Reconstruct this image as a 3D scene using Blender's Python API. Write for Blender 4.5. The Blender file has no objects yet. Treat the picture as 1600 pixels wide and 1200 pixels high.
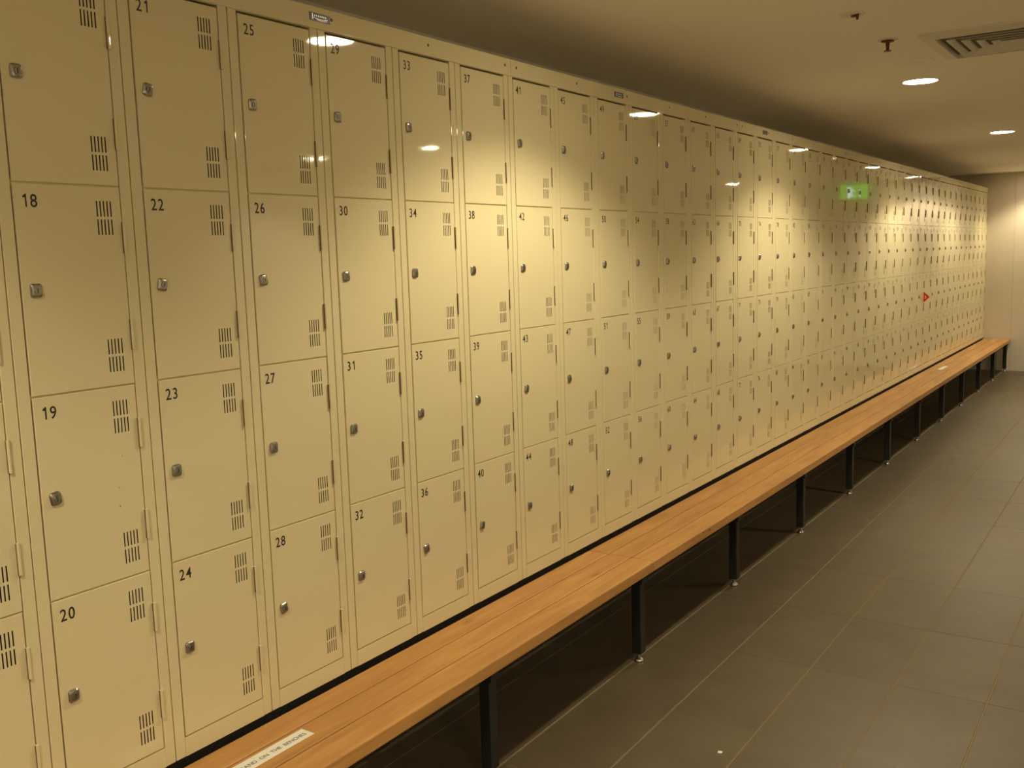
import bpy, bmesh, math, random
from mathutils import Matrix, Vector

random.seed(7)
SC = bpy.context.scene
COL = SC.collection
PI = math.pi

# ------------------------------------------------------------------ camera
def rz(t): return Matrix.Rotation(t, 3, 'Z')
def rx(t): return Matrix.Rotation(t, 3, 'X')
def ry(t): return Matrix.Rotation(t, 3, 'Y')
R = rz(math.radians(34.1926)) @ rx(math.radians(-7.4079)) @ ry(math.radians(1.7393))
cam_d = bpy.data.cameras.new('camera')
cam_d.sensor_fit = 'HORIZONTAL'; cam_d.sensor_width = 36.0
cam_d.lens = 36.0 * 1516.6 / 1600.0
cam_d.clip_start = 0.02; cam_d.clip_end = 60
cam = bpy.data.objects.new('camera', cam_d); COL.objects.link(cam)
m3 = Matrix((R.col[0], R.col[2], -R.col[1])).transposed()
cam.matrix_world = Matrix.Translation((1.9398, -1.3617, 1.600)) @ m3.to_4x4()
SC.camera = cam

# ------------------------------------------------------------------ world, exposure
w = bpy.data.worlds.new('world'); SC.world = w; w.use_nodes = True
w.node_tree.nodes['Background'].inputs[0].default_value = (0.02, 0.018, 0.014, 1)
w.node_tree.nodes['Background'].inputs[1].default_value = 0.0
SC.view_settings.view_transform = 'Standard'
SC.view_settings.look = 'None'
SC.view_settings.gamma = 1.0
SC.view_settings.use_curve_mapping = False
SC.view_settings.exposure = 0.11
SC.cycles.max_bounces = 8
SC.cycles.diffuse_bounces = 5
SC.cycles.glossy_bounces = 4
SC.cycles.sample_clamp_indirect = 6.0
SC.cycles.use_denoising = True

LAMP_COL = (1.0, 0.865, 0.56)
LAMP_W = 60.0          # spot power of one downlight
LAMP_DISC = 74.0       # radiance of the lamp's frosted disc
ROW_A = [(0.80, y) for y in (-1.45, 1.5, 4.22, 7.21, 9.75, 11.80)]
ROW_B = [(2.80, y) for y in (-2.9, -0.9, 4.66, 10.9)]  # negative y: unseen lamps added for fill; the others follow reflections
ROW_C = [(3.92, y) for y in (-2.9, -0.9, 1.1, 4.5)]  # all but the last are unseen lamps added to brighten the room

# ------------------------------------------------------------------ helpers
def mat(name, col, rough=0.5, metal=0.0, spec=0.5, emis=None, estr=0.0):
    m = bpy.data.materials.new(name); m.use_nodes = True
    b = m.node_tree.nodes['Principled BSDF']
    b.inputs['Base Color'].default_value = (*col, 1)
    b.inputs['Roughness'].default_value = rough
    b.inputs['Metallic'].default_value = metal
    b.inputs['Specular IOR Level'].default_value = spec
    if emis:
        b.inputs['Emission Color'].default_value = (*emis, 1)
        b.inputs['Emission Strength'].default_value = estr
    return m

def N(m, t, **kw):
    n = m.node_tree.nodes.new(t)
    for k, v in kw.items(): setattr(n, k, v)
    return n

def L(m, a, b): m.node_tree.links.new(a, b)

def mesh_from(name, bm, mats=None, smooth=False):
    me = bpy.data.meshes.new(name)
    bm.normal_update(); bm.to_mesh(me); bm.free()
    for mm in (mats if isinstance(mats, (list, tuple)) else [mats]): me.materials.append(mm)
    if smooth:
        for p in me.polygons: p.use_smooth = True
    return me

def obj(name, me, parent=None, loc=(0, 0, 0)):
    o = bpy.data.objects.new(name, me); COL.objects.link(o)
    o.location = loc
    if parent: o.parent = parent
    return o

def empty(name, loc):
    o = bpy.data.objects.new(name, None); COL.objects.link(o); o.location = loc
    o.empty_display_size = 0.1
    return o

def tag(o, label, cat, group=None):
    o['label'] = label; o['category'] = cat
    if group: o['group'] = group
    return o

def struct(o, label=None, cat=None):
    o['kind'] = 'structure'
    if label: o['label'] = label
    if cat: o['category'] = cat
    return o

def box(bm, x0, x1, y0, y1, z0, z1, mi=0, bev=0.0, seg=1):
    vs = [bm.verts.new(c) for c in ((x0,y0,z0),(x1,y0,z0),(x1,y1,z0),(x0,y1,z0),(x0,y0,z1),(x1,y0,z1),(x1,y1,z1),(x0,y1,z1))]
    fs = [bm.faces.new([vs[i] for i in f]) for f in ((3,2,1,0),(4,5,6,7),(0,1,5,4),(1,2,6,5),(2,3,7,6),(3,0,4,7))]
    for f in fs: f.material_index = mi
    if bev:
        es = list({e for f in fs for e in f.edges})
        r = bmesh.ops.bevel(bm, geom=es, offset=bev, segments=seg, affect='EDGES', profile=0.5)
        for f in r['faces']: f.material_index = mi
    return fs

def cyl(bm, c, axis, r0, r1, h, n=16, mi=0, caps=True):
    """truncated cone from c along axis ('x','y','z' or '-z')"""
    d = {'x':Vector((1,0,0)),'y':Vector((0,1,0)),'z':Vector((0,0,1)),'-z':Vector((0,0,-1))}[axis]
    u = Vector((0,0,1)) if axis in 'xy' else Vector((1,0,0))
    v = d.cross(u)
    c = Vector(c)
    A = [bm.verts.new(c + (u*math.cos(2*PI*i/n) + v*math.sin(2*PI*i/n))*r0) for i in range(n)]
    B = [bm.verts.new(c + d*h + (u*math.cos(2*PI*i/n) + v*math.sin(2*PI*i/n))*r1) for i in range(n)]
    fs = [bm.faces.new((A[i], A[(i+1) % n], B[(i+1) % n], B[i])) for i in range(n)]
    if caps:
        fs.append(bm.faces.new(A[::-1])); fs.append(bm.faces.new(B))
    for f in fs: f.material_index = mi
    return fs

def lathe(bm, prof, n=24, mi=0, c=(0,0,0)):
    """profile of (r,z) spun around z"""
    rings = []
    for r, z in prof:
        rings.append([bm.verts.new((c[0]+r*math.cos(2*PI*i/n), c[1]+r*math.sin(2*PI*i/n), c[2]+z)) for i in range(n)])
    for a, b in zip(rings, rings[1:]):
        for i in range(n):
            f = bm.faces.new((a[i], a[(i+1) % n], b[(i+1) % n], b[i])); f.material_index = mi
    return rings

# glyph outlines from Blender's own font, as plain vertex lists (flat, in the x-y plane)
GLYPH = {}
def load_glyphs(chars):
    dg = None
    tmp = []
    for ch in chars:
        cu = bpy.data.curves.new('glyph', 'FONT'); cu.body = ch; cu.size = 1.0; cu.resolution_u = 3
        cu.offset = 0.008
        o = bpy.data.objects.new('glyph', cu); COL.objects.link(o); tmp.append((ch, o, cu))
    bpy.context.view_layer.update()
    dg = bpy.context.evaluated_depsgraph_get()
    for ch, o, cu in tmp:
        me = bpy.data.meshes.new_from_object(o.evaluated_get(dg))
        GLYPH[ch] = ([tuple(v.co) for v in me.vertices], [tuple(p.vertices) for p in me.polygons])
        bpy.data.meshes.remove(me)
    for ch, o, cu in tmp:
        bpy.data.objects.remove(o); bpy.data.curves.remove(cu)
load_glyphs('0123456789STANDOHEBC')
# a figure one with a flag, as on the doors
GLYPH['1'] = ([(0.22, 0, 0), (0.32, 0, 0), (0.32, 0.70, 0), (0.245, 0.70, 0), (0.22, 0.50, 0), (0.22, 0.62, 0), (0.07, 0.50, 0), (0.07, 0.575, 0)],
              [(0, 1, 2, 3, 5, 4), (6, 4, 5, 3, 7)])
def glyph_span(ch):
    xs = [v[0] for v in GLYPH[ch][0]]; return min(xs), max(xs)

def text_into(bm, s, height, place, gap=0.10, mi=0, space=0.4, yscale=1.0):
    """lay text left to right; place(u, v) -> 3D point. cap height = height. returns width"""
    k = height / 0.70
    u = 0.0
    for ch in s:
        if ch == ' ': u += space*k; continue
        a, b = glyph_span(ch)
        if ch.isdigit():
            adv = 0.52; off = (adv - (b-a))/2 - a
        else:
            adv = b - a; off = -a
        vs = [bm.verts.new(place(u + (x+off)*k*1.0, y*k*yscale)) for x, y, z in GLYPH[ch][0]]
        for f in GLYPH[ch][1]:
            try: bm.faces.new([vs[i] for i in f]).material_index = mi
            except ValueError: pass
        u += (adv + gap)*k
    return u

# ------------------------------------------------------------------ materials
def enamel(name, col, rough=0.16, wave=0.10):
    m = mat(name, col, rough)
    b = m.node_tree.nodes['Principled BSDF']
    g = N(m, 'ShaderNodeNewGeometry')
    mp = N(m, 'ShaderNodeMapping'); mp.inputs['Scale'].default_value = (1, 6.0, 2.2)
    L(m, g.outputs['Position'], mp.inputs['Vector'])
    n1 = N(m, 'ShaderNodeTexNoise'); n1.inputs['Scale'].default_value = 1.0; n1.inputs['Detail'].default_value = 1.5
    L(m, mp.outputs[0], n1.inputs['Vector'])
    bp = N(m, 'ShaderNodeBump'); bp.inputs['Strength'].default_value = wave; bp.inputs['Distance'].default_value = 0.02
    L(m, n1.outputs[0], bp.inputs['Height'])
    # faint orange-peel of the paint
    n2 = N(m, 'ShaderNodeTexNoise'); n2.inputs['Scale'].default_value = 220.0; n2.inputs['Detail'].default_value = 1.0
    L(m, g.outputs['Position'], n2.inputs['Vector'])
    bp2 = N(m, 'ShaderNodeBump'); bp2.inputs['Strength'].default_value = 0.008; bp2.inputs['Distance'].default_value = 0.001
    L(m, n2.outputs[0], bp2.inputs['Height']); L(m, bp.outputs[0], bp2.inputs['Normal'])
    L(m, bp2.outputs[0], b.inputs['Normal'])
    # slight tint drift from handling
    n3 = N(m, 'ShaderNodeTexNoise'); n3.inputs['Scale'].default_value = 2.3; n3.inputs['Detail'].default_value = 3
    L(m, g.outputs['Position'], n3.inputs['Vector'])
    mx = N(m, 'ShaderNodeMix', data_type='RGBA')
    mx.inputs['A'].default_value = (*[c*0.965 for c in col], 1); mx.inputs['B'].default_value = (*[min(1, c*1.03) for c in col], 1)
    L(m, n3.outputs[0], mx.inputs['Factor']); L(m, mx.outputs['Result'], b.inputs['Base Color'])
    return m

M_CREAM = enamel('cream_enamel', (0.71, 0.625, 0.405), 0.035, 0.035)
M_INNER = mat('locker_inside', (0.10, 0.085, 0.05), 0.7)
M_INK = mat('black_number', (0.025, 0.022, 0.02), 0.5)
M_CHROME = mat('dull_chrome', (0.38, 0.36, 0.33), 0.28, 1.0)
M_KEY = mat('keyhole_dark', (0.03, 0.025, 0.02), 0.5)
M_NAVY = mat('navy_badge', (0.012, 0.014, 0.06), 0.3)
M_SILVER = mat('silver_print', (0.75, 0.75, 0.78), 0.35, 0.6)
M_BLACK = mat('black_steel', (0.012, 0.012, 0.011), 0.45)
M_FOOT = mat('foot_zinc', (0.45, 0.43, 0.40), 0.35, 1.0)
M_FOOTD = mat('foot_rubber', (0.02, 0.02, 0.02), 0.6)
M_HINGE_SHADE = mat('hinge_side_shade', (0.17, 0.115, 0.06), 0.45, 0.3)  # brown for the shaded side of the hinge knuckles
M_RUST = mat('rust_fleck', (0.32, 0.16, 0.05), 0.7)
M_SCREW = mat('screw_dark', (0.16, 0.09, 0.04), 0.5, 0.3)
M_PAPER = mat('white_label', (0.80, 0.79, 0.74), 0.45)
M_GREYINK = mat('grey_lettering', (0.16, 0.16, 0.17), 0.6)
M_RED = mat('red_plastic', (0.55, 0.015, 0.008), 0.35)
M_WHITE = mat('white_plastic', (0.78, 0.76, 0.72), 0.4)
M_BRASS = mat('red_brown_metal', (0.13, 0.035, 0.015), 0.4, 0.4)
M_VENT = mat('cream_vent', (0.68, 0.64, 0.56), 0.5)
M_DUCT = mat('duct_dark', (0.15, 0.13, 0.10), 0.8)
M_LAMP = mat('lamp_disc', (0.8, 0.8, 0.8), 0.5, emis=LAMP_COL, estr=LAMP_DISC)
M_GREEN = mat('exit_green', (0.02, 0.22, 0.03), 0.4, emis=(0.10, 0.42, 0.02), estr=1.6)
M_EXITW = mat('exit_white', (0.7, 0.75, 0.75), 0.4, emis=(0.62, 0.85, 0.85), estr=1.8)

def plaster(name, col, rough, bump):
    m = mat(name, col, rough, spec=0.25)
    b = m.node_tree.nodes['Principled BSDF']; g = N(m, 'ShaderNodeNewGeometry')
    n = N(m, 'ShaderNodeTexNoise'); n.inputs['Scale'].default_value = 90; n.inputs['Detail'].default_value = 4
    L(m, g.outputs['Position'], n.inputs['Vector'])
    bp = N(m, 'ShaderNodeBump'); bp.inputs['Strength'].default_value = bump; bp.inputs['Distance'].default_value = 0.002
    L(m, n.outputs[0], bp.inputs['Height']); L(m, bp.outputs[0], b.inputs['Normal'])
    return m
M_CEIL = plaster('ceiling_paint', (0.87, 0.83, 0.75), 0.7, 0.15)
M_WALL = plaster('wall_paint', (0.80, 0.76, 0.69), 0.55, 0.12)
M_PANEL = plaster('wall_panel', (0.60, 0.53, 0.44), 0.42, 0.10)

def wood():
    m = mat('oiled_timber', (0.45, 0.2, 0.05), 0.38)
    b = m.node_tree.nodes['Principled BSDF']; g = N(m, 'ShaderNodeNewGeometry')
    oi = N(m, 'ShaderNodeObjectInfo')
    ad = N(m, 'ShaderNodeVectorMath', operation='ADD')
    sc = N(m, 'ShaderNodeVectorMath', operation='SCALE'); sc.inputs[3].default_value = 37.0
    cx = N(m, 'ShaderNodeCombineXYZ')
    for i in range(3): L(m, oi.outputs['Random'], cx.inputs[i])
    L(m, cx.outputs[0], sc.inputs[0]); L(m, g.outputs['Position'], ad.inputs[0]); L(m, sc.outputs[0], ad.inputs[1])
    mp = N(m, 'ShaderNodeMapping'); mp.inputs['Scale'].default_value = (9, 0.9, 9)
    L(m, ad.outputs[0], mp.inputs['Vector'])
    n1 = N(m, 'ShaderNodeTexNoise'); n1.inputs['Scale'].default_value = 3.0; n1.inputs['Detail'].default_value = 8; n1.inputs['Roughness'].default_value = 0.6
    n1.inputs['Distortion'].default_value = 0.6
    L(m, mp.outputs[0], n1.inputs['Vector'])
    mp2 = N(m, 'ShaderNodeMapping'); mp2.inputs['Scale'].default_value = (3, 1.1, 3)
    L(m, ad.outputs[0], mp2.inputs['Vector'])
    n2 = N(m, 'ShaderNodeTexNoise'); n2.inputs['Scale'].default_value = 1.0; n2.inputs['Detail'].default_value = 2
    L(m, mp2.outputs[0], n2.inputs['Vector'])
    r1 = N(m, 'ShaderNodeValToRGB'); e = r1.color_ramp.elements
    e[0].position = 0.30; e[0].color = (0.42, 0.205, 0.062, 1); e[1].position = 0.72; e[1].color = (0.60, 0.325, 0.110, 1)
    L(m, n1.outputs[0], r1.inputs[0])
    r2 = N(m, 'ShaderNodeValToRGB'); e = r2.color_ramp.elements
    e[0].position = 0.3; e[0].color = (0.82, 0.78, 0.74, 1); e[1].position = 0.7; e[1].color = (1.08, 1.06, 1.04, 1)
    L(m, n2.outputs[0], r2.inputs[0])
    mu = N(m, 'ShaderNodeMix', data_type='RGBA', blend_type='MULTIPLY'); mu.inputs['Factor'].default_value = 1
    L(m, r1.outputs[0], mu.inputs['A']); L(m, r2.outputs[0], mu.inputs['B'])
    # knots
    v = N(m, 'ShaderNodeTexVoronoi'); v.inputs['Scale'].default_value = 1.0
    mp3 = N(m, 'ShaderNodeMapping'); mp3.inputs['Scale'].default_value = (5.0, 1.6, 5.0)
    L(m, ad.outputs[0], mp3.inputs['Vector']); L(m, mp3.outputs[0], v.inputs['Vector'])
    r3 = N(m, 'ShaderNodeValToRGB'); e = r3.color_ramp.elements
    e[0].position = 0.0; e[0].color = (0.45, 0.4, 0.36, 1); e[1].position = 0.075; e[1].color = (1, 1, 1, 1)
    L(m, v.outputs['Distance'], r3.inputs[0])
    mu2 = N(m, 'ShaderNodeMix', data_type='RGBA', blend_type='MULTIPLY'); mu2.inputs['Factor'].default_value = 0.7
    L(m, mu.outputs['Result'], mu2.inputs['A']); L(m, r3.outputs[0], mu2.inputs['B'])
    L(m, mu2.outputs['Result'], b.inputs['Base Color'])
    bp = N(m, 'ShaderNodeBump'); bp.inputs['Strength'].default_value = 0.08; bp.inputs['Distance'].default_value = 0.002
    L(m, n1.outputs[0], bp.inputs['Height']); L(m, bp.outputs[0], b.inputs['Normal'])
    return m
M_WOOD = wood()

def tile():
    m = mat('grey_tile', (0.2, 0.17, 0.13), 0.42)
    b = m.node_tree.nodes['Principled BSDF']; g = N(m, 'ShaderNodeNewGeometry'); oi = N(m, 'ShaderNodeObjectInfo')
    n1 = N(m, 'ShaderNodeTexNoise'); n1.inputs['Scale'].default_value = 5.0; n1.inputs['Detail'].default_value = 8; n1.inputs['Roughness'].default_value = 0.62
    L(m, g.outputs['Position'], n1.inputs['Vector'])
    r = N(m, 'ShaderNodeValToRGB'); e = r.color_ramp.elements
    e[0].position = 0.28; e[0].color = (0.078, 0.058, 0.034, 1); e[1].position = 0.75; e[1].color = (0.108, 0.082, 0.050, 1)
    L(m, n1.outputs[0], r.inputs[0])
    n2 = N(m, 'ShaderNodeTexNoise'); n2.inputs['Scale'].default_value = 320.0; n2.inputs['Detail'].default_value = 2
    L(m, g.outputs['Position'], n2.inputs['Vector'])
    r2 = N(m, 'ShaderNodeValToRGB'); e = r2.color_ramp.elements
    e[0].position = 0.3; e[0].color = (0.86, 0.86, 0.86, 1); e[1].position = 0.75; e[1].color = (1.12, 1.12, 1.12, 1)
    L(m, n2.outputs[0], r2.inputs[0])
    mu = N(m, 'ShaderNodeMix', data_type='RGBA', blend_type='MULTIPLY'); mu.inputs['Factor'].default_value = 1
    L(m, r.outputs[0], mu.inputs['A']); L(m, r2.outputs[0], mu.inputs['B'])
    mr = N(m, 'ShaderNodeMapRange'); mr.inputs['To Min'].default_value = 0.965; mr.inputs['To Max'].default_value = 1.035
    L(m, oi.outputs['Random'], mr.inputs['Value'])
    sc = N(m, 'ShaderNodeVectorMath', operation='SCALE')
    L(m, mu.outputs['Result'], sc.inputs[0]); L(m, mr.outputs[0], sc.inputs[3])
    L(m, sc.outputs[0], b.inputs['Base Color'])
    bp = N(m, 'ShaderNodeBump'); bp.inputs['Strength'].default_value = 0.12; bp.inputs['Distance'].default_value = 0.001
    L(m, n2.outputs[0], bp.inputs['Height']); L(m, bp.outputs[0], b.inputs['Normal'])
    return m
M_TILE = tile()
M_GROUT = mat('sandy_grout', (0.185, 0.130, 0.060), 0.8)

# ------------------------------------------------------------------ the room
X0, X1, Y0, Y1, H = -0.46, 4.6, -4.2, 12.2, 2.457
bm = bmesh.new(); box(bm, X0-0.1, X1+0.1, Y0-0.1, Y1+0.1, -0.12, -0.0012)
floor = struct(obj('floor', mesh_from('floor', bm, M_GROUT)), 'grey stone-look floor tiles with sandy grout lines', 'floor')
TX, TY, J, JY = 0.308, 0.60, 0.005, 0.002
def tile_mesh(name, wx, wy):
    bm = bmesh.new()
    c = 0.0012
    lo = [(-wx/2, -wy/2), (wx/2, -wy/2), (wx/2, wy/2), (-wx/2, wy/2)]
    hi = [(-wx/2+c, -wy/2+c), (wx/2-c, -wy/2+c), (wx/2-c, wy/2-c), (-wx/2+c, wy/2-c)]
    A = [bm.verts.new((*p, -0.004)) for p in lo]; B = [bm.verts.new((*p, -0.0008)) for p in lo]; C = [bm.verts.new((*p, 0)) for p in hi]
    for P, Q in ((A, B), (B, C)):
        for i in range(4): bm.faces.new((P[i], P[(i+1) % 4], Q[(i+1) % 4], Q[i]))
    bm.faces.new(C)
    return mesh_from(name, bm, M_TILE)
tme = tile_mesh('tile', TX-J, TY-JY)
field = bmesh.new()
ix0 = math.floor((X0-0.245)/TX); ix1 = math.ceil((X1-0.245)/TX)
iy0 = math.floor((Y0-1.62)/TY); iy1 = math.ceil((Y1-1.62)/TY)
def clipq(a, b, lo, hi): return max(a, lo), min(b, hi)
for i in range(ix0, ix1):
    for j in range(iy0, iy1):
        xa, xb = 0.245+i*TX+J/2, 0.245+(i+1)*TX-J/2
        ya, yb = 1.62+j*TY+JY/2, 1.62+(j+1)*TY-JY/2
        cut = xa < X0 or xb > X1 or ya < Y0 or yb > Y1
        xa, xb = clipq(xa, xb, X0, X1); ya, yb = clipq(ya, yb, Y0, Y1)
        if xb-xa < 0.01 or yb-ya < 0.01: continue
        seen = xa < 1.75 and yb > 0.3 and xa < 1.75 - (ya-0.9)*0.075
        if seen:
            me = tile_mesh('tile_cut', xb-xa, yb-ya) if cut else tme
            obj('tile', me, floor, ((xa+xb)/2, (ya+yb)/2, 0))
        else:
            c = 0.0012
            lo = [(xa, ya), (xb, ya), (xb, yb), (xa, yb)]; hi = [(xa+c, ya+c), (xb-c, ya+c), (xb-c, yb-c), (xa+c, yb-c)]
            A = [field.verts.new((*p, -0.003)) for p in lo]; C = [field.verts.new((*p, 0)) for p in hi]
            for q in range(4): field.faces.new((A[q], A[(q+1) % 4], C[(q+1) % 4], C[q]))
            field.faces.new(C)
o = obj('tile_field', mesh_from('tile_field', field, M_TILE), floor); o['kind'] = 'stuff'

bm = bmesh.new(); box(bm, X0-0.1, X1+0.1, Y0-0.1, Y1+0.1, H, H+0.1)
struct(obj('ceiling', mesh_from('ceiling', bm, M_CEIL)), 'plain off-white flat ceiling above the lockers', 'ceiling')
bm = bmesh.new(); box(bm, X0-0.1, X0, Y0, Y1, 0, H)
struct(obj('wall_left', mesh_from('wall_left', bm, M_WALL)), 'painted wall behind the row of lockers', 'wall')
bm = bmesh.new(); box(bm, X1, X1+0.1, Y0, Y1, 0, H)
struct(obj('wall_right', mesh_from('wall_right', bm, M_WALL)), 'painted wall across the aisle from the lockers', 'wall')
bm = bmesh.new(); box(bm, X0, X1, Y0-0.1, Y0, 0, H)
struct(obj('wall_near', mesh_from('wall_near', bm, M_WALL)), 'painted wall at the near end of the aisle', 'wall')
# end wall: a backing with wide upright panels standing 8 mm proud
bm = bmesh.new(); box(bm, X0, X1, Y1+0.012, Y1+0.1, 0, H)
wf = struct(obj('wall_far', mesh_from('wall_far', bm, M_WALL)), 'pale panelled end wall beyond the last locker', 'wall')
px = [X0, -0.195] + [0.31 + 0.505*i for i in range(0, 9)]
px = [x for x in px if x < X1-0.05] + [X1]
for a, b in zip(px, px[1:]):
    bm = bmesh.new(); box(bm, a+0.0006, b-0.0006, Y1, Y1+0.012, 0.0, H, bev=0.0006)
    obj('panel', mesh_from('panel', bm, M_PANEL), wf)

# ------------------------------------------------------------------ downlights
def downlight(x, y, label, group=None):
    t = empty('downlight', (x, y, H)); tag(t, label, 'light', group)
    bm = bmesh.new()
    lathe(bm, [(0.094, 0.0), (0.094, -0.003), (0.088, -0.005), (0.0845, -0.0035), (0.0845, 0.0)], 40)
    obj('trim_ring', RING.setdefault(0, mesh_from('trim_ring', bm, M_WHITE, True)), t)
    bm = bmesh.new()
    r = lathe(bm, [(0.0845, -0.0015), (0.05, -0.003), (0.0001, -0.0035)], 40)
    obj('diffuser', RING.setdefault(1, mesh_from('diffuser', bm, M_LAMP, True)), t)
    ld = bpy.data.lights.new('downlight_beam', 'SPOT')
    ld.energy = LAMP_W; ld.color = LAMP_COL; ld.shadow_soft_size = 0.045
    ld.spot_size = math.radians(131); ld.spot_blend = 0.46
    lo = bpy.data.objects.new('downlight_beam', ld); COL.objects.link(lo); lo.parent = t; lo.location = (0, 0, -0.052)
RING = {}
A_LABELS = ['round recessed downlight over the first lockers of the row',
            'round recessed downlight over lockers 37 to 44',
            'glowing round ceiling downlight close to the square air vent',
            'glowing round downlight with a small sprinkler close beside it',
            'round downlight in the locker row, second from the end wall',
            'round downlight in the locker row, closest to the end wall']
for (x, y), lb in zip(ROW_A, A_LABELS): downlight(x, y, lb, 'downlights along the lockers')
B_LABELS = ['round downlight of the aisle row, %s' % s for s in
            ('unseen fill lamp by the near wall', 'unseen fill lamp across from the first lockers', 'across from the square air vent', 'next to the exit sign')]
for (x, y), lb in zip(ROW_B, B_LABELS): downlight(x, y, lb, 'downlights over the aisle')

C_LABELS = ['round downlight washing the right wall, %s' % s for s in
            ('added as fill in the near corner', 'added as fill level with the first lockers', 'added as fill level with the first bench', 'past the square air vent')]
for (x, y), lb in zip(ROW_C, C_LABELS): downlight(x, y, lb, 'downlights along the right wall')

# ------------------------------------------------------------------ lockers
P = 0.305            # column pitch
ZL = 0.415           # underside of lockers above floor
DY0, DW, DH, DP = 0.0324, 0.2418, 0.4362, 0.4395
DZ0 = 0.050
DEPTH = 0.45

def door_mesh():
    bm = bmesh.new()
    sw, sp, n = 0.0034, 0.0083, 5
    ys0 = [0.182 + i*sp for i in range(n)]
    zb = [(0.031, 0.0645), (0.0705, 0.104)]
    zb += [(DH-b, DH-a) for a, b in reversed(zb)]
    c = 0.0013
    ycut = sorted([c, DW-c] + [v for y in ys0 for v in (y, y+sw)])
    zcut = sorted([c, DH-c] + [v for ab in zb for v in ab])
    G = [[bm.verts.new((0, y, z)) for z in zcut] for y in ycut]
    def hole(i, j):
        ym, zm = (ycut[i]+ycut[i+1])/2, (zcut[j]+zcut[j+1])/2
        return any(y < ym < y+sw for y in ys0) and any(a < zm < b for a, b in zb)
    for i in range(len(ycut)-1):
        for j in range(len(zcut)-1):
            q = [G[i][j], G[i+1][j], G[i+1][j+1], G[i][j+1]]
            if not hole(i, j): bm.faces.new(q)
            else:
                d = [bm.verts.new((-0.0012, v.co.y, v.co.z)) for v in q]
                for k in range(4): bm.faces.new((q[k], q[(k+1) % 4], d[(k+1) % 4], d[k]))
    # folded rim: small chamfer then 16 mm return
    def rim(y0, y1, z0, z1, x): return [bm.verts.new((x, y, z)) for y, z in ((y0, z0), (y1, z0), (y1, z1), (y0, z1))]
    A = [G[0][0], G[-1][0], G[-1][-1], G[0][-1]]
    edge_idx = [[G[i][0] for i in range(len(ycut))], [G[-1][j] for j in range(len(zcut))],
                [G[i][-1] for i in reversed(range(len(ycut)))], [G[0][j] for j in reversed(range(len(zcut)))]]
    B = rim(0, DW, 0, DH, -c); C = rim(0, DW, 0, DH, -0.016)
    for k in range(4):
        bm.faces.new([B[k], B[(k+1) % 4]] + list(reversed(edge_idx[k])))
        bm.faces.new((C[k], C[(k+1) % 4], B[(k+1) % 4], B[k]))
    bmesh.ops.recalc_face_normals(bm, faces=bm.faces)
    if sum(f.calc_area()*f.normal.x for f in bm.faces) < 0:
        bmesh.ops.reverse_faces(bm, faces=bm.faces)
    return mesh_from('door', bm, M_CREAM)

def rrect(w, h, r, n=4):
    pts = []
    for cx, cz, a0 in ((w/2-r, h/2-r, 0), (-w/2+r, h/2-r, 90), (-w/2+r, -h/2+r, 180), (w/2-r, -h/2+r, 270)):
        for i in range(n+1):
            a = math.radians(a0 + 90*i/n); pts.append((cx+r*math.cos(a), cz+r*math.sin(a)))
    return pts
def lock_mesh():
    bm = bmesh.new()
    rings = []
    for x, w, h, r in ((0.0, 0.025, 0.029, 0.006), (0.003, 0.025, 0.029, 0.006), (0.0058, 0.0205, 0.0245, 0.0055), (0.0068, 0.017, 0.020, 0.0075)):
        rings.append([bm.verts.new((x, y, z)) for y, z in rrect(w, h, r)])
    for a, b in zip(rings, rings[1:]):
        for i in range(len(a)): bm.faces.new((a[i], a[(i+1) % len(a)], b[(i+1) % len(a)], b[i]))
    bm.faces.new(rings[-1])
    cyl(bm, (0.0068, 0, 0), 'x', 0.0072, 0.0066, 0.0018, 18, 0)
    box(bm, 0.0082, 0.0088, -0.0011, 0.0011, -0.0052, 0.0052, 1)
    bmesh.ops.recalc_face_normals(bm, faces=bm.faces)
    return mesh_from('lock', bm, [M_CHROME, M_KEY])
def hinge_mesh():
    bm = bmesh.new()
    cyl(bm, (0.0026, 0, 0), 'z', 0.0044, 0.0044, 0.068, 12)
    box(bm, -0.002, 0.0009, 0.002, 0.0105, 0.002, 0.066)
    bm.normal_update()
    for f in bm.faces:                        # self-shadow of the knuckle, painted brown on its door side
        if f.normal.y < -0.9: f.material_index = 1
    return mesh_from('hinge', bm, [M_CREAM, M_HINGE_SHADE])
def body_mesh():
    bm = bmesh.new()
    s = 0.0012
    top = 1.866
    for y0, y1 in ((s, 0.0284), (0.2766, P-s)):
        box(bm, -0.030, 0.0, y0, y1, 0.0, top, bev=0.0012)
    box(bm, -0.030, 0.0, 0.0284, 0.2766, 0.0, DZ0-0.0022)                    # bottom rail
    box(bm, -0.030, -0.004, 0.0284, 0.2766, DZ0+3*DP+DH+0.006, top)          # head
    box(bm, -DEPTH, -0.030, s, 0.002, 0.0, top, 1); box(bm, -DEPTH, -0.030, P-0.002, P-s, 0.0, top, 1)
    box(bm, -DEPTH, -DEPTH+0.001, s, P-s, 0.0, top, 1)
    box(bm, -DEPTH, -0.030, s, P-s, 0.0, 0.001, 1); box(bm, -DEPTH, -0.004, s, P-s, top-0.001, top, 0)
    for i in (1, 2, 3):
        z = DZ0 + i*DP - (DP-DH)/2
        box(bm, -DEPTH, -0.0055, 0.0284, 0.2766, z-0.006, z+0.006, 0)
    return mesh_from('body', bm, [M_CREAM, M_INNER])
def number_mesh(n):
    bm = bmesh.new()
    s = str(n)
    text_into(bm, s, 0.0265, lambda u, v: (0.0005, u*(0.86 if len(s) < 3 else 0.72), v), gap=0.06)
    return mesh_from('number', bm, M_INK)

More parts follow.
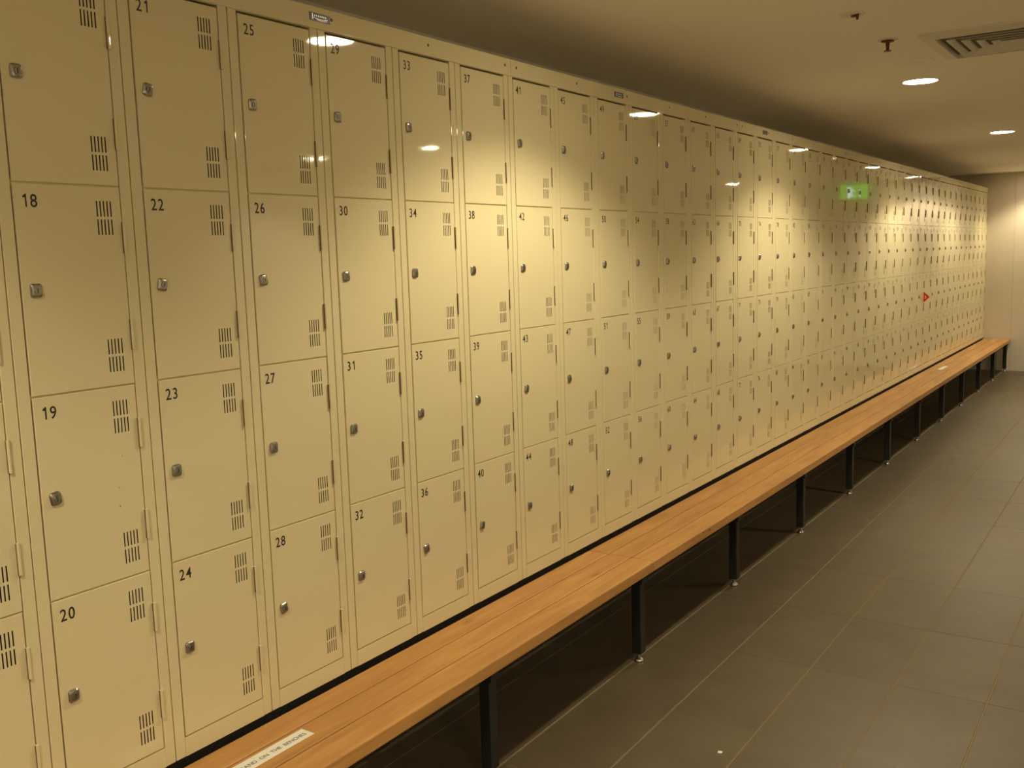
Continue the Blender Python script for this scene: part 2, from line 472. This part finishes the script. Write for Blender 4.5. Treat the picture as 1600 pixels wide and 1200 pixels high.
ME_DOOR, ME_LOCK, ME_HINGE, ME_BODY = door_mesh(), lock_mesh(), hinge_mesh(), body_mesh()
ORD = ['last', 'second', 'third', 'fourth', 'fifth', 'sixth', 'seventh', 'eighth', 'ninth', 'tenth', 'eleventh', 'twelfth', 'thirteenth',
       'fourteenth', 'fifteenth', 'sixteenth', 'seventeenth', 'eighteenth', 'nineteenth', 'twentieth', 'twenty-first', 'twenty-second',
       'twenty-third', 'twenty-fourth', 'twenty-fifth', 'twenty-sixth', 'twenty-seventh', 'twenty-eighth']
def words(n):
    tens = {2: 'twenty', 3: 'thirty', 4: 'forty', 5: 'fifty', 6: 'sixty', 7: 'seventy'}
    ones = ['', 'one', 'two', 'three', 'four', 'five', 'six', 'seven', 'eight', 'nine', 'ten', 'eleven', 'twelve', 'thirteen', 'fourteen', 'fifteen', 'sixteen', 'seventeen', 'eighteen', 'nineteen']
    return ones[n] if n < 20 else tens[n//10] + ('-' + ones[n % 10] if n % 10 else '')
for k in range(-3, 40):
    n0 = 21 + 4*k
    t = empty('locker', (0, k*P, ZL))
    back = 39 - k
    if k <= 13: lb = 'cream four-door locker column whose top door is number %s (%d)' % (words(n0), n0)
    elif k == 27: lb = 'cream four-door locker column with a red triangular flag sticking out'
    elif back == 0: lb = 'last cream four-door locker column, touching the pale end wall'
    else: lb = 'cream four-door locker column, %s from the end wall' % ORD[back]
    tag(t, lb, 'locker', 'cream lockers in one long row')
    obj('body', ME_BODY, t)
    for r in range(4):                       # r = 0 is the top row
        z = DZ0 + (3-r)*DP
        d = obj('door', ME_DOOR, t, (random.uniform(-0.0007, 0.0006), DY0, z))
        # doors never close perfectly: a hair of twist
        d.rotation_euler = (0, random.uniform(-0.002, 0.002), random.uniform(-0.004, 0.004))
        lk = obj('lock', ME_LOCK, d, (0.0, 0.0290, DH/2))
        lk.rotation_euler = (random.choice((0, 0, 0, 0.15, -0.2)), 0, 0)
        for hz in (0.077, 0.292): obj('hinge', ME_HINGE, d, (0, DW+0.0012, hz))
        obj('number', number_mesh(n0+r), d, (0, 0.0145, DH-0.0475))
        if n0+r == 19:                        # three rust flecks on this door
            for fy, fz, fr in ((0.195, 0.2795, 0.0011), (0.181, 0.2095, 0.0013), (0.180, 0.1665, 0.0018)):
                fb = bmesh.new(); cyl(fb, (0, 0, 0), 'x', fr, fr*0.7, 0.0004, 7)
                fo = obj('rust_fleck', mesh_from('rust_fleck', fb, M_RUST), d, (0.0001, fy, fz)); fo.scale = (1, 0.7, 1.6)

# ------------------------------------------------------------------ top rail pieces with screws and maker's badges
def badge_mesh():
    bm = bmesh.new()
    box(bm, 0, 0.0012, 0, 0.078, 0, 0.021, 0, bev=0.0004)
    x = 0.0016
    def strip(pts, wd):
        for (a, b), (c, d) in zip(pts, pts[1:]):
            q = [bm.verts.new((x, *p)) for p in ((a, b), (c, d), (c, d+wd), (a, b+wd))]
            f = bm.faces.new(q); f.material_index = 1
    strip([(0.0095, 0.003), (0.0135, 0.003)], 0.0155)                           # tall stroke
    strip([(0.016+0.0051*i, 0.0075 - 0.0028*math.sin(PI*i/10)) for i in range(11)], 0.0016)   # swoosh
    strip([(0.026+0.0044*i, 0.0040 - 0.0022*math.sin(PI*i/9)) for i in range(10)], 0.0011)
    for i in range(7): strip([(0.018+0.0068*i, 0.0115), (0.0215+0.0068*i, 0.0115)], 0.0045)   # worn lettering
    return mesh_from('badge', bm, [M_NAVY, M_SILVER])
ME_BADGE = badge_mesh()
bm = bmesh.new()
cyl(bm, (0, 0, 0), 'x', 0.0048, 0.0034, 0.0016, 12); ME_SCREW = mesh_from('screw', bm, M_SCREW)
RZ0, RZ1 = ZL+1.8115, ZL+1.869
seams = [-0.915, -0.632, 1.542, 3.716, 5.890, 8.064, 10.238, 12.199]
BADGES = [0.580, 2.305, 4.069, 5.735, 7.43, 9.11]
R_LABELS = ['short cream top rail over lockers 9 to 12', 'cream top rail with navy badge above lockers 21 to 36',
            'cream top rail with navy badge above locker 49', 'cream top rail with two small navy badges above the lockers',
            'cream top rail over the lockers beyond the two-badge rail', 'cream top rail above the lockers near the red flag',
            'cream top rail of the lockers that ends at the end wall']
for i, (a, b) in enumerate(zip(seams, seams[1:])):
    t = empty('top_rail', (0, a, RZ0)); tag(t, R_LABELS[i], 'rail', 'cream rails along the locker tops')
    bm = bmesh.new(); ln = b-a-0.0016
    box(bm, 0.0006, 0.0026, 0, ln, 0, RZ1-RZ0, bev=0.0008)
    box(bm, -0.03, 0.0006, 0, ln, RZ1-RZ0-0.002, RZ1-RZ0)
    obj('rail_face', mesh_from('rail_face', bm, M_CREAM), t)
    n = max(1, round((ln-0.07)/0.42))
    for q in range(n+1): obj('screw', ME_SCREW, t, (0.0026, 0.035+(ln-0.07)*q/n, 0.033))
    for by in BADGES:
        if a < by < b: obj('badge', ME_BADGE, t, (0.0026, by-a, 0.020))

# ------------------------------------------------------------------ red flag sign sticking out from a locker
bm = bmesh.new()
th = 0.0015
tri = [(0.0, -0.050), (0.054, 0.0), (0.0, 0.050)]
A = [bm.verts.new((x, -th, z)) for x, z in tri]; B = [bm.verts.new((x, th, z)) for x, z in tri]
bm.faces.new(A); bm.faces.new(B[::-1])
for i in range(3): bm.faces.new((A[i], B[i], B[(i+1) % 3], A[(i+1) % 3]))
for i in range(10):        # white hook mark on the near face
    a0, a1 = math.radians(-100+24*i), math.radians(-100+24*(i+1))
    if i >= 8: continue
    q = [bm.verts.new((0.010+r*math.cos(a), -th-0.0004, -0.001+r*1.2*math.sin(a))) for r, a in ((0.007, a0), (0.0125, a0), (0.0125, a1), (0.007, a1))]
    bm.faces.new(q).material_index = 1
me = mesh_from('warning_flag', bm, [M_RED, M_WHITE])
o = obj('warning_flag', me, None, (0.0016, 8.50, ZL+0.697))
tag(o, 'small red triangular flag with white mark sticking out from a locker', 'sign')

# ------------------------------------------------------------------ benches
def plank_mesh(x0, x1, ln):
    bm = bmesh.new(); box(bm, x0, x1, 0, ln, 0.360, 0.403, bev=0.0055, seg=3)
    return mesh_from('plank', bm, M_WOOD)
PL = [(0.0165, 0.1065), (0.1105, 0.2085), (0.2125, 0.3120)]
bm = bmesh.new(); box(bm, -0.02, 0.02, -0.02, 0.02, 0.034, 0.322, bev=0.002); ME_LEG = mesh_from('leg', bm, M_BLACK)
bm = bmesh.new()
cyl(bm, (0, 0, 0.012), 'z', 0.006, 0.006, 0.03, 10, 0)
lathe(bm, [(0.0001, 0.017), (0.009, 0.016), (0.017, 0.009), (0.0195, 0.004)], 16, 0)
lathe(bm, [(0.0195, 0.004), (0.0195, 0.0), (0.0001, 0.0)], 16, 1)
ME_FOOT = mesh_from('foot', bm, [M_FOOT, M_FOOTD])
ME_BEAM = {}
BENCH = []
M_DENT = mat('dark_dent', (0.10, 0.045, 0.015), 0.7)
def bench(y0, y1, legs, label):
    t = empty('bench', (0, y0, 0)); tag(t, label, 'bench', 'timber benches under the lockers'); BENCH.append(t)
    for x0, x1 in PL: obj('plank', plank_mesh(x0, x1, y1-y0-0.002), t)
    bm = bmesh.new()
    box(bm, -0.040, -0.004, 0.001, y1-y0-0.003, 0.362, 0.4135)            # black angle under the locker fronts
    box(bm, -0.44, -0.40, 0.001, y1-y0-0.003, 0.362, 0.4135)
    for ly in legs:
        box(bm, -0.44, 0.290, ly-y0-0.02, ly-y0+0.02, 0.322, 0.3600)
    obj('frame', mesh_from('frame', bm, M_BLACK), t)
    for ly in legs:
        for lx in (0.262, -0.42):
            g = obj('leg', ME_LEG, t, (lx, ly-y0, 0)); obj('foot', ME_FOOT, g)
bench(-0.915, 1.99, [-0.09, 0.925, 1.945], 'long timber slat bench with a printed white label on it')
bench(1.99, 7.09, [2.965, 3.985, 5.005, 6.025, 7.045], 'middle timber slat bench on five black front legs')
bench(7.09, 12.185, [8.065, 9.085, 10.105, 11.125, 12.12], 'timber slat bench whose far end meets the end wall')

for dy, dz, dr in ((2.476, 0.394, 0.0040), (2.545, 0.388, 0.0055)):
    bm = bmesh.new(); cyl(bm, (0, 0, 0), 'x', dr, dr*0.8, 0.0005, 9)
    o = obj('dent', mesh_from('dent', bm, M_DENT), BENCH[1], (0.3119, dy-1.99, dz)); o.scale = (1, 1.5, 0.8)
bm = bmesh.new()
vs = [bm.verts.new((x, y, z)) for x, y, z in ((0,0,0.0003),(0.011,0.002,0.0005),(0.013,0.010,0.004),(0.006,0.013,0.0015),(-0.001,0.008,0.0035),(0.006,0.006,0.005))]
for a, b in ((0,1),(1,2),(2,3),(3,4),(4,0)): bm.faces.new((vs[a], vs[b], vs[5]))
ring = vs[:5]; lo = [bm.verts.new((v.co.x, v.co.y, 0.0)) for v in ring]
for i in range(5): bm.faces.new((ring[(i+1) % 5], ring[i], lo[i], lo[(i+1) % 5]))
bm.faces.new(lo[::-1])
tag(obj('paper_scrap', mesh_from('paper_scrap', bm, M_PAPER), None, (0.803, 1.425, 0.0)), 'tiny white scrap of paper lying on the floor tiles', 'paper')

# printed label strip
def strip_label(name, y0, y1, x0, x1, label, words=None):
    bm = bmesh.new(); z = 0.4035
    box(bm, x0, x1, y0, y1, z-0.0003, z+0.0003, 0)
    if words:
        probe = bmesh.new(); wd = text_into(probe, words, 0.013, lambda u, v: (u, v, 0), gap=0.09, space=0.55); probe.free()
        hgt = 0.0135
        sc = (y1-0.018-(y0+0.08))/wd if False else 1.0
        ye = y1-0.012
        text_into(bm, words, hgt, lambda u, v: ((x0+x1)/2+0.003-v+0.006, ye-wd*0.93+u*0.9, z+0.0007), gap=0.09, mi=1, space=0.55)
    o = obj(name, mesh_from(name, bm, [M_PAPER, M_GREYINK])); return tag(o, label, 'label')
strip_label('printed_label', -0.06, 0.290, 0.124, 0.171, 'white strip label reading STAND ON THE BENCHES stuck on a bench plank', 'STAND ON THE BENCHES')
strip_label('blank_label', 8.66, 9.00, 0.110, 0.152, 'small plain white label on the bench near the end wall')

# ------------------------------------------------------------------ ceiling fittings
def sprinkler(x, y, label):
    t = empty('sprinkler', (x, y, H)); tag(t, label, 'sprinkler', 'ceiling sprinklers')
    bm = bmesh.new(); lathe(bm, [(0.040, 0.0), (0.040, -0.003), (0.028, -0.005), (0.0001, -0.006)], 24); obj('rosette', mesh_from('rosette', bm, M_VENT, True), t)
    bm = bmesh.new(); lathe(bm, [(0.026, -0.005), (0.026, -0.010), (0.009, -0.012), (0.0075, -0.024), (0.006, -0.046), (0.0001, -0.047)], 16); obj('nozzle', mesh_from('nozzle', bm, M_BRASS, True), t)
    bm = bmesh.new(); cyl(bm, (0, 0, -0.049), 'z', 0.0155, 0.0155, 0.003, 16); obj('deflector', mesh_from('deflector', bm, M_BRASS), t)
    return t
sprinkler(0.913, 3.02, 'red-brown pendant sprinkler head beside the square air vent')
sprinkler(0.965, 7.36, 'small dark sprinkler head right beside a glowing downlight')
t = empty('cover_plate', (0.916, 2.46, H)); tag(t, 'round ceiling plate with a small dark stub at its side', 'plate')
bm = bmesh.new(); lathe(bm, [(0.046, 0.0), (0.046, -0.003), (0.036, -0.006), (0.0001, -0.007)], 28); obj('plate', mesh_from('plate', bm, M_VENT, True), t)
bm = bmesh.new(); cyl(bm, (0.006, -0.004, -0.007), '-z', 0.010, 0.008, 0.006, 12); cyl(bm, (0.022, -0.012, -0.006), '-z', 0.007, 0.004, 0.020, 12); obj('stub', mesh_from('stub', bm, M_BRASS), t)
t = empty('ceiling_cap', (0.893, 3.64, H)); tag(t, 'flush round blank cap between the air vent and a downlight', 'cap')
bm = bmesh.new(); lathe(bm, [(0.084, 0.0), (0.084, -0.002), (0.078, -0.004), (0.0001, -0.0045)], 36); obj('disc', mesh_from('disc', bm, M_CEIL, True), t)
bm = bmesh.new(); lathe(bm, [(0.040, -0.004), (0.040, -0.006), (0.036, -0.006), (0.036, -0.004)], 28); obj('ring', mesh_from('ring', bm, M_CEIL, True), t)

# four-way square air diffuser
t = empty('air_vent', (1.345, 3.325, H)); tag(t, 'square cream four-way air vent with slanted louvres in the ceiling', 'vent')
def sq_ring(bm, a0, z0, a1, z1, mi=0):
    c = lambda a, z: [bm.verts.new((sx*a, sy*a, z)) for sx, sy in ((-1,-1),(1,-1),(1,1),(-1,1))]
    A, B = c(a0, z0), c(a1, z1)
    for i in range(4): bm.faces.new((A[i], A[(i+1) % 4], B[(i+1) % 4], B[i])).material_index = mi
bm = bmesh.new()
sq_ring(bm, 0.315, 0.0, 0.315, -0.007); sq_ring(bm, 0.315, -0.007, 0.300, -0.012); sq_ring(bm, 0.300, -0.012, 0.258, -0.020); sq_ring(bm, 0.258, -0.020, 0.254, -0.001)
obj('frame', mesh_from('frame', bm, M_VENT), t)
bm = bmesh.new(); box(bm, -0.254, 0.254, -0.254, 0.254, -0.0015, -0.0005); obj('duct', mesh_from('duct', bm, M_DUCT), t)
for a in (0.222, 0.172, 0.122, 0.072):
    bm = bmesh.new()
    sq_ring(bm, a, -0.021, a-0.020, -0.004)
    sq_ring(bm, a-0.020, -0.0055, a, -0.0225); sq_ring(bm, a, -0.0225, a, -0.021)
    obj('louvre', mesh_from('louvre', bm, M_VENT), t)

# lit exit sign hanging by the end wall
t = empty('exit_sign', (1.65, 12.13, H-0.02)); tag(t, 'green illuminated running-man exit sign by the end wall', 'sign')
bm = bmesh.new(); box(bm, -0.195, 0.195, -0.02, 0.02, -0.195, -0.005, bev=0.003); obj('sign_box', mesh_from('sign_box', bm, M_GREEN), t)
bm = bmesh.new()
for x in (-0.12, 0.12): cyl(bm, (x, 0, -0.006), 'z', 0.005, 0.005, 0.027, 8)
obj('hanger', mesh_from('hanger', bm, M_WHITE), t)
bm = bmesh.new()
def flat(pts):
    bm.faces.new([bm.verts.new((x-0.008, -0.0206, z)) for x, z in pts])
flat([(0.016, -0.18), (0.060, -0.18), (0.060, -0.025), (0.016, -0.025)])                       # door leaf
flat([(-0.012+0.014*math.cos(a*PI/6), -0.045+0.014*math.sin(a*PI/6)) for a in range(12)])      # head
flat([(-0.035, -0.115), (-0.005, -0.115), (0.006, -0.062), (-0.024, -0.066)])                  # trunk
flat([(-0.035, -0.115), (-0.012, -0.115), (-0.048, -0.172), (-0.062, -0.172)])                 # legs
flat([(-0.018, -0.115), (0.0, -0.112), (0.012, -0.172), (-0.002, -0.175)])
flat([(-0.024, -0.066), (-0.018, -0.076), (-0.055, -0.100), (-0.060, -0.090)])                 # arm
obj('pictogram', mesh_from('pictogram', bm, M_EXITW), t)
